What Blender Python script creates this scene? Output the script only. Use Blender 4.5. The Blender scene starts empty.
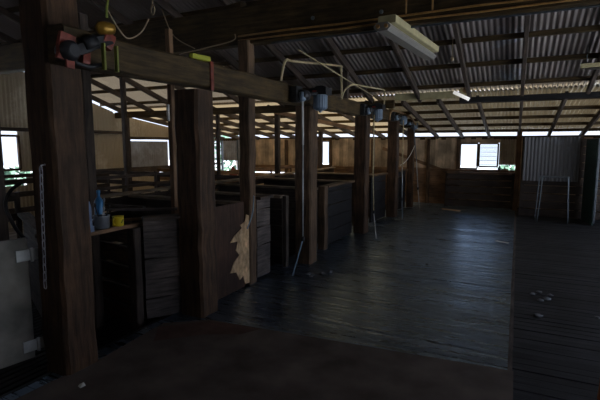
import bpy, math, random
from mathutils import Vector, Matrix
R = random.Random(7)
sc = bpy.context.scene
col = sc.collection
PI = math.pi

# ------------------------------------------------------------------ materials
def newmat(name):
    m = bpy.data.materials.new(name); m.use_nodes = True
    nt = m.node_tree
    return m, nt, nt.nodes, nt.links, nt.nodes['Principled BSDF']

def wood(name, dark, light, rough=0.75, sx=1.6, sy=16, bump=0.35, coat=0, spec=0.3):
    """timber: the grain runs along u of the UV map, boards differ by island"""
    m, nt, N, L, P = newmat(name)
    uv = N.new('ShaderNodeTexCoord')
    mp = N.new('ShaderNodeMapping'); mp.inputs['Scale'].default_value = (sx, sy, 1)
    L.new(uv.outputs['UV'], mp.inputs['Vector'])
    n1 = N.new('ShaderNodeTexNoise'); n1.inputs['Scale'].default_value = 2.2
    n1.inputs['Detail'].default_value = 7; n1.inputs['Roughness'].default_value = .65
    L.new(mp.outputs[0], n1.inputs['Vector'])
    r = N.new('ShaderNodeValToRGB')
    r.color_ramp.elements[0].position = .32; r.color_ramp.elements[0].color = (*dark, 1)
    r.color_ramp.elements[1].position = .72; r.color_ramp.elements[1].color = (*light, 1)
    L.new(n1.outputs['Fac'], r.inputs['Fac'])
    # worn blotches
    n2 = N.new('ShaderNodeTexNoise'); n2.inputs['Scale'].default_value = 3.0; n2.inputs['Detail'].default_value = 4
    L.new(uv.outputs['Object'], n2.inputs['Vector'])
    r2 = N.new('ShaderNodeValToRGB'); r2.color_ramp.elements[0].position = .35; r2.color_ramp.elements[1].position = .7
    r2.color_ramp.elements[0].color = (.55, .55, .55, 1); r2.color_ramp.elements[1].color = (1.25, 1.2, 1.15, 1)
    L.new(n2.outputs['Fac'], r2.inputs['Fac'])
    mx = N.new('ShaderNodeMix'); mx.data_type = 'RGBA'; mx.blend_type = 'MULTIPLY'; mx.inputs['Factor'].default_value = 1
    L.new(r.outputs['Color'], mx.inputs['A']); L.new(r2.outputs['Color'], mx.inputs['B'])
    g = N.new('ShaderNodeNewGeometry')
    mr = N.new('ShaderNodeMapRange'); mr.inputs['To Min'].default_value = .7; mr.inputs['To Max'].default_value = 1.3
    L.new(g.outputs['Random Per Island'], mr.inputs['Value'])
    mv = N.new('ShaderNodeMix'); mv.data_type = 'RGBA'; mv.blend_type = 'MULTIPLY'; mv.inputs['Factor'].default_value = 1
    L.new(mx.outputs['Result'], mv.inputs['A']); L.new(mr.outputs['Result'], mv.inputs['B'])
    L.new(mv.outputs['Result'], P.inputs['Base Color'])
    b = N.new('ShaderNodeBump'); b.inputs['Strength'].default_value = bump; b.inputs['Distance'].default_value = .01
    L.new(n1.outputs['Fac'], b.inputs['Height']); L.new(b.outputs['Normal'], P.inputs['Normal'])
    P.inputs['Roughness'].default_value = rough
    P.inputs['Specular IOR Level'].default_value = spec
    P.inputs['Coat Weight'].default_value = coat; P.inputs['Coat Roughness'].default_value = .22
    return m

def flat(name, c, rough=.5, metal=0., var=.25, scale=12, spec=.4, bump=0):
    m, nt, N, L, P = newmat(name)
    tc = N.new('ShaderNodeTexCoord')
    n = N.new('ShaderNodeTexNoise'); n.inputs['Scale'].default_value = scale; n.inputs['Detail'].default_value = 5
    L.new(tc.outputs['Object'], n.inputs['Vector'])
    r = N.new('ShaderNodeValToRGB'); r.color_ramp.elements[0].position = .3; r.color_ramp.elements[1].position = .7
    r.color_ramp.elements[0].color = (*[v * (1 - var) for v in c], 1)
    r.color_ramp.elements[1].color = (*[min(1, v * (1 + var)) for v in c], 1)
    L.new(n.outputs['Fac'], r.inputs['Fac']); L.new(r.outputs['Color'], P.inputs['Base Color'])
    P.inputs['Roughness'].default_value = rough; P.inputs['Metallic'].default_value = metal
    P.inputs['Specular IOR Level'].default_value = spec
    if bump:
        b = N.new('ShaderNodeBump'); b.inputs['Strength'].default_value = bump; b.inputs['Distance'].default_value = .01
        L.new(n.outputs['Fac'], b.inputs['Height']); L.new(b.outputs['Normal'], P.inputs['Normal'])
    return m

def iron(name, zinc, rust, amount=.5, rough=.45, metal=.5):
    m, nt, N, L, P = newmat(name)
    tc = N.new('ShaderNodeTexCoord')
    n = N.new('ShaderNodeTexNoise'); n.inputs['Scale'].default_value = .9; n.inputs['Detail'].default_value = 9; n.inputs['Roughness'].default_value = .7
    L.new(tc.outputs['Object'], n.inputs['Vector'])
    r = N.new('ShaderNodeValToRGB'); e = r.color_ramp.elements
    e[0].position = .62 - amount * .35; e[0].color = (*rust, 1); e[1].position = .80 - amount * .35; e[1].color = (*zinc, 1)
    L.new(n.outputs['Fac'], r.inputs['Fac'])
    # sheets differ: bands 0.76 m wide along the eave
    L.new(r.outputs['Color'], P.inputs['Base Color'])
    P.inputs['Roughness'].default_value = rough; P.inputs['Metallic'].default_value = metal
    return m

M = {}
M['post'] = wood('hewn_post_wood', (.022, .011, .005), (.125, .068, .036), .7, 1.2, 11, .8)
M['pale_post'] = wood('grey_post_wood', (.045, .028, .016), (.20, .125, .075), .75)
M['beam'] = wood('beam_wood', (.022, .014, .006), (.110, .072, .028), .75, 1.2, 12, .5)
M['rail'] = wood('dark_rail_wood', (.025, .019, .016), (.10, .074, .06), .7)
M['pen'] = wood('pen_board_wood', (.04, .034, .032), (.17, .14, .13), .7)
M['black'] = wood('blackened_board_wood', (.005, .005, .006), (.020, .019, .022), .55)
M['tan'] = wood('tan_board_wood', (.44, .33, .22), (.72, .55, .38), .8)
M['warm'] = wood('warm_rail_wood', (.12, .07, .04), (.30, .18, .10), .75)
M['red_ply'] = wood('reddish_ply', (.03, .014, .008), (.085, .042, .024), .7)
M['torn'] = wood('torn_veneer', (.36, .23, .12), (.90, .64, .38), .85, 6, 9, .8)
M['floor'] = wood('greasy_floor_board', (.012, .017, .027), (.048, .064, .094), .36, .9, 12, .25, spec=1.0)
nt = M['floor'].node_tree; N = nt.nodes; L = nt.links     # lanolin polish: patches worn shiny, patches dull
n_ = N.new('ShaderNodeTexNoise'); n_.inputs['Scale'].default_value = 2.6; n_.inputs['Detail'].default_value = 8; n_.inputs['Roughness'].default_value = .7
t_ = N.new('ShaderNodeTexCoord'); mp_ = N.new('ShaderNodeMapping'); mp_.inputs['Scale'].default_value = (.8, 7, 1)
L.new(t_.outputs['Object'], mp_.inputs['Vector']); L.new(mp_.outputs[0], n_.inputs['Vector'])
mr_ = N.new('ShaderNodeMapRange'); mr_.inputs['From Min'].default_value = .35; mr_.inputs['From Max'].default_value = .65
mr_.inputs['To Min'].default_value = .20; mr_.inputs['To Max'].default_value = .40
L.new(n_.outputs['Fac'], mr_.inputs['Value']); L.new(mr_.outputs['Result'], N['Principled BSDF'].inputs['Roughness'])
for q_ in M['floor'].node_tree.nodes:
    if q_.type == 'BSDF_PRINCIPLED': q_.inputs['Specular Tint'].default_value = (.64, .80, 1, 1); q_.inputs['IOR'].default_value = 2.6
M['floor2'] = wood('dull_floor_board', (.014, .016, .021), (.044, .047, .055), .62, .9, 12, .3, spec=.3)
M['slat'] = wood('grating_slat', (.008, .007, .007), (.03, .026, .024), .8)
M['pale_slat'] = wood('pale_slat_wood', (.16, .13, .10), (.34, .28, .20), .85)  # pale to bounce light about the pens; cap rails share it
M['sheet'] = flat('brown_floor_sheet', (.125, .100, .086), .75, 0, .4, 3, .2, .15)
M['sheet_red'] = flat('reddish_floor_patch', (.115, .066, .052), .75, 0, .3, 5, .2)
M['iron'] = iron('roof_iron', (.50, .61, .78), (.32, .28, .27), .12, .38, .45)
M['wall_iron'] = iron('wall_iron', (.72, .66, .54), (.45, .37, .26), .3, .6, .0)
M['grey_iron'] = iron('grey_sheet_iron', (.48, .50, .56), (.28, .27, .27), .5, .5, .3)
M['hung_iron'] = iron('hung_sheet_iron', (.30, .36, .43), (.16, .16, .17), .25, .5, .3)
M['tin'] = flat('weathered_tin', (.25, .235, .205), .6, .1, .6, 3)
M['steel'] = flat('grey_steel', (.13, .15, .17), .45, .7, .2)
M['hinge'] = flat('pale_hinge_steel', (.50, .52, .52), .45, .4, .2)
M['chain'] = flat('chain_steel', (.36, .37, .40), .4, .7, .2, 30)
M['motor'] = flat('blue_grey_enamel', (.17, .23, .31), .4, .1, .2, 9)
M['dark'] = flat('black_cast_iron', (.028, .029, .033), .5, .3, .3)
M['red'] = flat('faded_red_paint', (.19, .032, .018), .5, 0, .5, 14)
M['badge'] = flat('red_badge', (.30, .05, .04), .5)
M['yellow'] = flat('yellow_paint', (.70, .52, .02), .5, 0, .15)
M['limegreen'] = flat('yellow_green_paint', (.20, .22, .04), .6, 0, .3)
M['lime'] = flat('lime_tag', (.42, .44, .04), .6, 0, .1)
M['cream'] = flat('cream_enamel', (.44, .39, .22), .5, 0, .15)
M['pipe'] = flat('cream_pipe_paint', (.46, .38, .22), .5, 0, .25, 20)
M['brownpipe'] = flat('rusty_pipe', (.22, .13, .06), .6, .1, .3, 20)
M['diffuser'] = flat('clouded_diffuser', (.25, .24, .22), .3, 0, .12, 20)
M['conduit'] = flat('orange_conduit', (.40, .22, .07), .55, 0, .25, 16)
M['whitebar'] = flat('white_plastic', (.72, .72, .70), .4, 0, .05)
M['cord'] = flat('blue_cord', (.20, .30, .38), .7, 0, .1)
M['wire'] = flat('tan_cable', (.36, .27, .17), .6, 0, .1)
M['blue'] = flat('blue_plastic', (.04, .20, .44), .35, 0, .1)
M['rag'] = flat('pale_blue_cloth', (.16, .22, .34), .85, 0, .25, 12)
M['pot'] = flat('dented_aluminium', (.30, .33, .38), .35, .7, .15)
M['brass'] = flat('worn_brass', (.34, .19, .03), .35, .5, .2)
M['teal'] = flat('dark_teal_paint', (.025, .060, .058), .5, 0, .3)
M['wool'] = flat('greasy_wool', (.22, .23, .24), .95, 0, .3, 40)
M['paper'] = flat('scrap_paper', (.70, .70, .66), .8, 0, .1)
M['orange'] = flat('orange_paint', (.42, .12, .03), .6, 0, .2)
M['soil'] = flat('bare_ground', (.32, .34, .36), .95, 0, .4, .4)
M['leaf'] = flat('shrub_leaf', (.05, .11, .07), .7, 0, .5, 3)
M['bark'] = flat('shrub_bark', (.10, .08, .06), .8)
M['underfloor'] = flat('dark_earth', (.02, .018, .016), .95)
# translucent roofing, added so sun through it brightens the walls below
for key, trans in (('added_glow', .043), ('added_glow_low', .088), ('added_glow_dim', .010)):
    m = iron('added_translucent_roof', *(((.26, .20, .12), (.12, .07, .035)) if key != 'added_glow_dim' else ((.46, .46, .40), (.30, .25, .16))), .4, .5, 0.)
    nt = m.node_tree; N = nt.nodes; L = nt.links; P = N['Principled BSDF']; out = [q for q in N if q.type == 'OUTPUT_MATERIAL'][0]
    tr = N.new('ShaderNodeBsdfTranslucent'); tr.inputs['Color'].default_value = (1, .84, .60, 1) if key == 'added_glow' else (1, .78, .46, 1)
    mxs = N.new('ShaderNodeMixShader'); mxs.inputs[0].default_value = trans
    L.new(P.outputs[0], mxs.inputs[1]); L.new(tr.outputs[0], mxs.inputs[2]); L.new(mxs.outputs[0], out.inputs['Surface'])
    M[key] = m
# glass
m, nt, N, L, P = newmat('louvre_glass')
P.inputs['Base Color'].default_value = (.82, .86, .86, 1); P.inputs['Roughness'].default_value = .25
P.inputs['Transmission Weight'].default_value = .9; P.inputs['IOR'].default_value = 1.1
M['glass'] = m
m, nt, N, L, P = newmat('lit_tube')
P.inputs['Base Color'].default_value = (.8, .8, .8, 1)
P.inputs['Emission Color'].default_value = (1, .97, .92, 1); P.inputs['Emission Strength'].default_value = .13
M['tube'] = m

# ------------------------------------------------------------------ mesh builder
class MB:
    def __init__(s): s.v = []; s.f = []; s.uv = []; s.mi = []; s.sm = []
    def face(s, idx, uvs=None, mi=0, sm=False):
        s.f.append(idx); s.uv.append(uvs or [(s.v[i][0] + s.v[i][1], s.v[i][2]) for i in idx]); s.mi.append(mi); s.sm.append(sm)
    def timber(s, p0, p1, w, h, up=(0, 0, 1), jit=0., n=1, ch=None, mi=0, taper=1.):
        """squared timber from p0 to p1: w across, h along up"""
        p0 = Vector(p0); p1 = Vector(p1); d = p1 - p0; ln = d.length; d.normalize()
        up = Vector(up)
        if abs(d.dot(up.normalized())) > .98: up = Vector((0, 1, 0))
        sx = d.cross(up).normalized(); sy = sx.cross(d).normalized()
        if ch is None: ch = min(w, h) * .1
        a, b = w / 2, h / 2
        prof = [(-a + ch, -b), (a - ch, -b), (a, -b + ch), (a, b - ch), (a - ch, b), (-a + ch, b), (-a, b - ch), (-a, -b + ch)]
        per = [0]
        for i in range(8):
            q = prof[(i + 1) % 8]; per.append(per[-1] + math.hypot(q[0] - prof[i][0], q[1] - prof[i][1]))
        uo, vo = R.random() * 50, R.random() * 50
        base = len(s.v)
        for k in range(n + 1):
            t = k / n; c = p0 + d * (ln * t)
            sc_ = 1 + (taper - 1) * t
            ox, oy = (R.uniform(-jit, jit), R.uniform(-jit, jit))
            for (x, y) in prof:
                x2 = x * sc_ + ox + R.uniform(-jit, jit) * .6; y2 = y * sc_ + oy + R.uniform(-jit, jit) * .6
                s.v.append(tuple(c + sx * x2 + sy * y2))
        for k in range(n):
            for i in range(8):
                j = (i + 1) % 8
                A, B = base + k * 8, base + (k + 1) * 8
                u0, u1 = uo + ln * k / n, uo + ln * (k + 1) / n
                s.face((A + i, A + j, B + j, B + i), [(u0, vo + per[i]), (u0, vo + per[i + 1]), (u1, vo + per[i + 1]), (u1, vo + per[i])], mi)
        e = base + n * 8
        s.face(tuple(base + i for i in range(7, -1, -1)), [(uo + prof[i][0], vo + prof[i][1]) for i in range(7, -1, -1)], mi)
        s.face(tuple(e + i for i in range(8)), [(uo + prof[i][0], vo + prof[i][1]) for i in range(8)], mi)
        return s
    def box(s, lo, hi, mi=0, ch=.002):
        c = [(a + b) / 2 for a, b in zip(lo, hi)]
        return s.timber((lo[0], c[1], c[2]), (hi[0], c[1], c[2]), hi[1] - lo[1], hi[2] - lo[2], (0, 0, 1), mi=mi, ch=min(ch, (hi[1] - lo[1]) * .2, (hi[2] - lo[2]) * .2))
    def tube(s, pts, r, seg=8, mi=0, r2=None):
        pts = [Vector(p) for p in pts]; n = len(pts)
        base = len(s.v); prev = None
        for k, p in enumerate(pts):
            d = (pts[min(k + 1, n - 1)] - pts[max(k - 1, 0)]).normalized()
            if prev is None:
                a = d.orthogonal().normalized()
            else:
                a = (prev - d * prev.dot(d)).normalized()
            prev = a; b = d.cross(a)
            rr = r if r2 is None else r + (r2 - r) * k / (n - 1)
            for i in range(seg):
                t = 2 * PI * i / seg
                s.v.append(tuple(p + (a * math.cos(t) + b * math.sin(t)) * rr))
        for k in range(n - 1):
            for i in range(seg):
                j = (i + 1) % seg
                s.face((base + k * seg + i, base + k * seg + j, base + (k + 1) * seg + j, base + (k + 1) * seg + i), None, mi, True)
        s.face(tuple(base + i for i in range(seg - 1, -1, -1)), None, mi)
        s.face(tuple(base + (n - 1) * seg + i for i in range(seg)), None, mi)
        return s
    def lathe(s, c, prof, axis=(0, 0, 1), seg=20, mi=0, rib=0):
        """prof: list of (radius, height) from bottom to top, closed at both ends"""
        c = Vector(c); ax = Vector(axis).normalized(); a = ax.orthogonal().normalized(); b = ax.cross(a)
        base = len(s.v)
        for (r, h) in prof:
            for i in range(seg):
                t = 2 * PI * i / seg
                rr = r * (1 + (rib if i % 2 else 0))
                s.v.append(tuple(c + ax * h + (a * math.cos(t) + b * math.sin(t)) * rr))
        for k in range(len(prof) - 1):
            for i in range(seg):
                j = (i + 1) % seg
                s.face((base + k * seg + i, base + k * seg + j, base + (k + 1) * seg + j, base + (k + 1) * seg + i), None, mi, rib == 0)
        s.face(tuple(base + i for i in range(seg - 1, -1, -1)), None, mi)
        e = base + (len(prof) - 1) * seg
        s.face(tuple(e + i for i in range(seg)), None, mi)
        return s
    def corr(s, p0, u, L, v, zlo, zhi, pitch=.09, amp=.015, nrm=None, mi=0):
        """corrugated sheet: from p0 along u for L; zlo(t), zhi(t) give the span along v"""
        p0 = Vector(p0); u = Vector(u).normalized(); v = Vector(v).normalized(); n = u.cross(v).normalized()
        k = max(8, int(L / pitch * 8)); base = len(s.v)
        lo = zlo if callable(zlo) else (lambda t: zlo); hi = zhi if callable(zhi) else (lambda t: zhi)
        for i in range(k + 1):
            t = L * i / k; o = n * (amp * math.sin(2 * PI * t / pitch))
            q = p0 + u * t + o
            s.v.append(tuple(q + v * lo(t))); s.v.append(tuple(q + v * hi(t)))
        for i in range(k):
            a = base + 2 * i
            s.face((a, a + 2, a + 3, a + 1), None, mi, True)
        return s
    def blob(s, c, r, seed=0, sq=(1, 1, .6), mi=0, nu=10, nv=7, amp=.35):
        rr = random.Random(seed); base = len(s.v)
        for j in range(nv + 1):
            ph = PI * j / nv
            for i in range(nu):
                th = 2 * PI * i / nu
                k = r * (1 + rr.uniform(-amp, amp))
                if j in (0, nv): k = r
                s.v.append((c[0] + k * sq[0] * math.sin(ph) * math.cos(th), c[1] + k * sq[1] * math.sin(ph) * math.sin(th), c[2] + k * sq[2] * math.cos(ph)))
        for j in range(nv):
            for i in range(nu):
                a = base + j * nu + i; b = base + j * nu + (i + 1) % nu
                s.face((a, a + nu, b + nu, b), None, mi, True)
        return s
    def build(s, name, mat, parent=None, loc=None):
        me = bpy.data.meshes.new(name)
        off = Vector(loc) if loc is not None else Vector((0, 0, 0))
        me.from_pydata([tuple(Vector(p) - off) for p in s.v], [], s.f)
        mats = mat if isinstance(mat, (list, tuple)) else [mat]
        for q in mats: me.materials.append(M[q])
        uvl = me.uv_layers.new(name='UVMap')
        li = 0
        for fi, uvs in enumerate(s.uv):
            for q in uvs:
                uvl.data[li].uv = q; li += 1
        me.polygons.foreach_set('material_index', s.mi)
        me.polygons.foreach_set('use_smooth', s.sm)
        me.validate(); me.update()
        o = bpy.data.objects.new(name, me); col.objects.link(o)
        o.location = off
        if parent is not None:
            o.parent = parent
            if loc is None: o.location = -parent.location if False else (0, 0, 0)
            o.matrix_parent_inverse = Matrix.Translation(-Vector(parent.location)) if parent.get('_w') else Matrix.Identity(4)
        return o

def tag(o, label, cat, group=None):
    o['label'] = label; o['category'] = cat
    if group: o['group'] = group
    return o
def thing(name, label, cat, loc=(0, 0, 0), group=None):
    o = bpy.data.objects.new(name, None); col.objects.link(o); o.location = loc; o.empty_display_size = .1
    o['_w'] = 1                       # its parts are given in world coordinates
    return tag(o, label, cat, group)
def struct(o): o['kind'] = 'structure'; return o
def copy_tree(o, parent=None):
    c = o.copy(); col.objects.link(c)
    if parent is not None: c.parent = parent
    for ch in list(o.children): copy_tree(ch, c)
    return c

# ------------------------------------------------------------------ setting
XL, XR, YF, YB = -10.0, 3.6, -3.0, 13.4
def roof_z(y):
    if y > 8.9: return 2.06 + .14 * (13.4 - y)
    if y > 4.2: return 2.72 + .30 * (8.9 - y)
    return 4.13 - .17 * (4.2 - y)

g = MB(); g.v = [(-60, -60, -.9), (60, -60, -.9), (60, 60, -.9), (-60, 60, -.9)]; g.face((0, 1, 2, 3))
struct(g.build('ground', 'soil'))

def board_floor(mb, x0, x1, y0, y1, w, z, gap, mi, tilt=.004):
    y = y0
    while y < y1:
        xs = x0
        while xs < x1 - .01:
            xe = min(x1, xs + R.uniform(1.8, 4.2)) if x1 - x0 > 2 else x1
            if x1 - xe < .6: xe = x1
            dz = R.uniform(-.003, .003); ti = R.uniform(-tilt, tilt)
            mb.timber((xs + .001, y + w / 2, z - .015 + dz), (xe - .001, y + w / 2, z - .015 + dz), w - gap, .03, (0, ti * 10, 1), mi=mi, ch=.003, n=1)
            xs = xe
        y += w
f = MB()
board_floor(f, -3.05, .02, YF, YB + .05, .105, 0, .006, 0)
board_floor(f, .05, XR, YF, YB + .05, .105, 0, .006, 1)
fl = struct(f.build('floor', ['floor', 'floor2']))
f = MB()     # slatted grating of the pens, a step below the board
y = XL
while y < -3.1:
    f.timber((y + .03, YF, -.15), (y + .03, YB, -.15), .055, .05, mi=0 if y > -5.2 else 1, ch=.004); y += .075  # far slats pale to bounce light, near ones kept dark for shade
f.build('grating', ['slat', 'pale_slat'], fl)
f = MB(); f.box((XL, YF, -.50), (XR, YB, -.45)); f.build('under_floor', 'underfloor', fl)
f = MB(); f.timber((-3.07, YF, -.08), (-3.07, YB, -.08), .04, .16); f.build('edge_joist', 'black', fl)
t = MB(); t.timber((.035, 3.56, .001), (.035, 12.78, .001), .034, .012, n=30, jit=.003); struct(t.build('trim_1', 'pen'))

# back wall ----------------------------------------------------------------
def boards_v(mb, x0, x1, y, z0, z1, w=.15, th=.022, mi=0, gap=.004, jz=0):
    x = x0; y00 = y
    while x < x1 - .02:
        ww = min(w * R.uniform(.92, 1.08), x1 - x)
        mb.timber((x + ww / 2, y + R.uniform(-.004, .004), z0 - R.uniform(0, jz)), (x + ww / 2, y, z1 + R.uniform(0, jz)), ww + .008, th, (0, 1, 0), ch=.003, mi=mi); x += ww; y += .010 * (1 if int(x * 97) % 2 else -1) if abs(y - y00) < .001 else y00 - y
def boards_h(mb, p0, p1, z0, z1, w=.16, th=.025, gap=.012, mi=0, jit=.003):
    z = z0
    while z < z1 - .03:
        ww = min(w * R.uniform(.9, 1.1), z1 - z)
        mb.timber((p0[0], p0[1], z + ww / 2 + R.uniform(-.004, .004)), (p1[0], p1[1], z + ww / 2 + R.uniform(-.004, .004)), th, ww - gap, (0, 0, 1), jit=jit, n=4, ch=.004, mi=mi); z += ww

w = MB()
boards_v(w, -8.30, -5.88, YB, .78, 1.90)
boards_v(w, -5.42, -1.50, YB, 1.02, 1.90)
boards_v(w, -5.88, -5.42, YB, .78, 1.05)
boards_v(w, -5.88, -5.42, YB, 1.82, 1.90)
boards_v(w, -1.50, -.45, YB, 1.76, 1.90)
boards_v(w, -1.50, .06, YB, -.4, 1.02)
boards_v(w, -9.98, -5.3, YB, -.4, .74)
boards_v(w, 0.0, XR, YB, -.4, 1.90)
wb = struct(w.build('wall_back', 'tan'))
w = MB(); w.timber((XL, YB + .04, 1.90), (XR, YB + .04, 1.90), .10, .10, n=12, jit=.004); w.build('top_plate', 'beam', wb)
w = MB(); boards_h(w, (-5.3, YB), (-1.5, YB), -.2, 1.03, .2, .03, -.014); w.build('lower_boards', 'warm', wb)
for x in (-8.33, -7.0, -5.90, -5.40, -4.0, -2.33, -1.50):
    w = MB(); w.timber((x, YB - .06, -.4), (x, YB - .06, 1.88), .09, .09, n=6, jit=.004); w.build('stud', 'pale_post', wb)
for z in (.98, .62):
    w = MB(); w.timber((-8.3, YB - .05, z), (-1.5, YB - .05, z), .05, .09, n=10, jit=.004); w.build('girt', 'warm', wb)
w = MB(); w.corr((-9.62, YB, 0), (1, 0, 0), .68, (0, 0, 1), 1.15, 1.86); w.build('iron_panel', 'grey_iron', wb)
w = MB(); w.timber((-8.98, YB, .7), (-8.98, YB, 1.88), .05, .08)
w.timber((-9.66, YB, -.4), (-9.66, YB, 1.88), .06, .08); w.build('panel_frame', 'steel', wb)
w = MB(); boards_v(w, -8.95, -8.32, YB, .7, 1.88, .12); w.build('corner_boards', 'grey_iron', wb)
w = MB(); w.corr((-.45, YB, 0), (1, 0, 0), .42, (0, 0, 1), 1.16, 1.86, .06); w.build('brown_iron_panel', 'wall_iron', wb)
w = MB(); w.timber((-.40, YB - .03, .80), (-2.7, YB - .03, 1.60), .04, .09); w.v = [(x - 1.0, y, z) for x, y, z in w.v]; w.build('brace', 'warm', wb)

def win(name, x0, x1, z0, z1, y, mat, parts=0):
    fr = MB()
    for (a, b) in (((x0, z0), (x1, z0)), ((x0, z1), (x1, z1)), ((x0, z0), (x0, z1)), ((x1, z0), (x1, z1))):
        fr.timber((a[0], y, a[1]), (b[0], y, b[1]), .045, .045, (0, 1, 0))
    o = struct(fr.build(name, mat))
    return o
w1 = win('window_1', -1.46, -1.0, 1.04, 1.74, YB - .02, 'pale_post')
w2 = win('window_2', -.96, -.48, 1.10, 1.74, YB - .02, 'pale_post')
b = MB(); b.timber((-.96, YB - .025, 1.79), (-.48, YB - .025, 1.79), .04, .13); b.build('head_board', 'tan', w2)
for k in range(5):
    z = 1.20 + k * .115
    p = MB(); p.timber((-.93, YB, z), (-.51, YB, z), .012, .10, (0, .4, 1)); p.build('louvre', 'glass', w2)
    p = MB(); p.timber((-.93, YB - .02, z - .045), (-.51, YB - .02, z - .045), .012, .012); p.build('louvre_clip', 'steel', w2)
win('window_3', -5.86, -5.44, 1.05, 1.82, YB - .02, 'pale_post')
w = MB(); w.timber((-1.75, YB - .12, 1.00), (-.05, YB - .12, 1.00), .20, .045, n=6, jit=.003); struct(w.build('trim_2', 'warm'))

# left wall ------------------------------------------------------------------
w = MB()
def topz(y0): return lambda t: roof_z(y0 + t) - .13
YY = (0, 1, 0); ZZ = (0, 0, 1)
w.corr((XL, YF, 0), YY, 8.0, ZZ, -.4, .50); w.corr((XL, 5.0, 0), YY, 1.4, ZZ, -.4, .80); w.corr((XL, 6.35, 0), YY, 4.2, ZZ, -.4, .99); w.corr((XL, 10.5, 0), YY, 2.9, ZZ, -.4, .66)
w.corr((XL, YF, 0), YY, 8.1, ZZ, 2.35, topz(YF)); w.corr((XL, 4.3, 0), YY, .8, ZZ, 1.10, 2.4); w.corr((XL, YF, 0), YY, 5.0, ZZ, .4, 2.4)
w.corr((XL, 5.1, 0), YY, 1.17, ZZ, 2.0, topz(5.1))
w.corr((XL, 6.22, 0), YY, 1.9, ZZ, 1.10, topz(6.22))
w.corr((XL, 8.1, 0), YY, 1.2, ZZ, 1.00, topz(8.1))
w.corr((XL, 9.32, 0), YY, 1.9, ZZ, 1.87, topz(9.32))
w.corr((XL, 11.2, 0), YY, 2.2, ZZ, .70, topz(11.2))
wl = struct(w.build('wall_left', 'wall_iron'))
w = MB(); w.corr((XL, 9.38, 0), YY, 1.6, ZZ, .98, 1.81); w.build('grey_panel', 'grey_iron', wl)
for y0 in (-1, 1.5, 4.2, 6.75, 9.3, 11.1):
    w = MB(); w.timber((XL + .07, y0, -.4), (XL + .07, y0, roof_z(y0) - .15), .10, .10, n=6, jit=.004); w.build('stud', 'rail', wl)
for (a, b_, z) in ((YF, 9.3, 2.04), (YF, YB, 1.02), (9.3, 11.2, 1.9), (9.3, 11.2, .955)):
    w = MB(); w.timber((XL + .05, a, z), (XL + .05, b_, z), .07, .08, n=8, jit=.003); w.build('girt', 'rail', wl)
w = MB()
for (a, b_) in (((5.1, 1.16), (6.22, 1.16)), ((5.1, 1.9), (6.22, 1.9)), ((5.1, 1.16), (5.1, 1.9)), ((6.22, 1.16), (6.22, 1.9))):
    w.timber((XL + .03, a[0], a[1]), (XL + .03, b_[0], b_[1]), .05, .06, (1, 0, 0))
struct(w.build('window_4', 'pale_post'))

# right wall, doorways widened out of view for light; front wall closed
w = MB()
w.corr((XR, YF, 0), YY, YB - YF, ZZ, 2.25, topz(YF))
w.corr((XR, 11.4, 0), YY, YB - 11.4, ZZ, -.4, 2.3)
for (a_, b_) in ((-3, 1.2), (2.4, 3.0), (7.0, 7.6)): w.corr((XR, a_, 0), YY, b_ - a_, ZZ, -.4, 2.3)
struct(w.build('wall_right', 'wall_iron'))
w = MB()
w.corr((XL, YF, 0), (1, 0, 0), 9.0, ZZ, -.4, 2.7)
w.corr((-1.0, YF, 0), (1, 0, 0), 2.2, ZZ, -.4, 2.7)
w.corr((1.2, YF, 0), (1, 0, 0), 2.4, ZZ, -.4, 2.7)
struct(w.build('wall_front', 'wall_iron'))

# roof ------------------------------------------------------------------------
c = MB()
XA, XB = XL - .12, XR + .12
def slope(mb, x0, x1, y0, y1, dz=0):
    z0, z1 = roof_z(y0 + 1e-6) + dz, roof_z(y1 - 1e-6) + dz
    d = Vector((0, y1 - y0, z1 - z0)); mb.corr((x0, y0, z0), (1, 0, 0), x1 - x0, d, 0, d.length, .076, .014)
slope(c, -5.2, XB, 4.2, 9.05, .03); slope(c, XA, -5.1, 4.2, 7.25, .045)
slope(c, XA, XB, YF - .1, 4.2)
roof = struct(c.build('ceiling', 'iron'))
c = MB(); slope(c, -2.7, XB, 8.9, 13.5); c.build('roof_sheeting', 'added_glow_dim', roof)  # slight translucency added to light the far end from above
c = MB(); slope(c, XA, -5.1, 7.2, 9.05, .035); c.build('added_translucent_sheeting', 'added_glow', roof)  # added so warm light falls on the iron wall
c = MB(); slope(c, XA, -2.6, 8.9, 13.5, .006); c.build('added_translucent_sheeting', 'added_glow_low', roof)  # added so warm light falls on the tan boards
for y0 in (12.95, 12.1, 11.25, 10.4, 9.55, 8.6, 7.85, 7.1, 6.35, 5.6, 4.8, 3.4, 2.3, 1.2, .1, -1, -2):
    p = MB(); z = roof_z(y0) - .05
    p.timber((XA, y0, z), (XB, y0, z), .06, .07, n=10, jit=.004); p.build('purlin', 'beam', roof)
rlow = [-9.6 + .74 * i for i in range(9)] + [-2.85, -2.1, -1.42, -.72, .02, .70, 1.42, 2.1, 2.8]
rup = [-9.6 + .98 * i for i in range(7)] + [-2.7, -1.75, -.85, .02, 1.0, 1.95, 2.9]
for (x, lowr) in [(q, 1) for q in rlow] + [(q, 0) for q in rup]:
    for (a, b_) in (((8.95, 13.45),) if lowr else ((4.2, 8.95),)):
        p = MB(); dz = .13
        p.timber((x, a, roof_z(a + .001) - dz), (x, b_, roof_z(b_ - .001) - dz), .055, .11, n=5, jit=.004); p.build('rafter', 'rail', roof)
for x in (-7.2, -4.9, -3.2, -1.5, 0.2, 1.9):
    p = MB(); p.timber((x, YF, roof_z(YF) - .13), (x, 4.2, roof_z(4.2) - .13), .07, .13, n=5, jit=.004); p.build('rafter', 'beam', roof)
p = MB(); p.timber((XA, 4.2, 4.165), (XB, 4.2, 4.165), .5, .03); p.build('ridge_cap', 'iron', roof)
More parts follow.
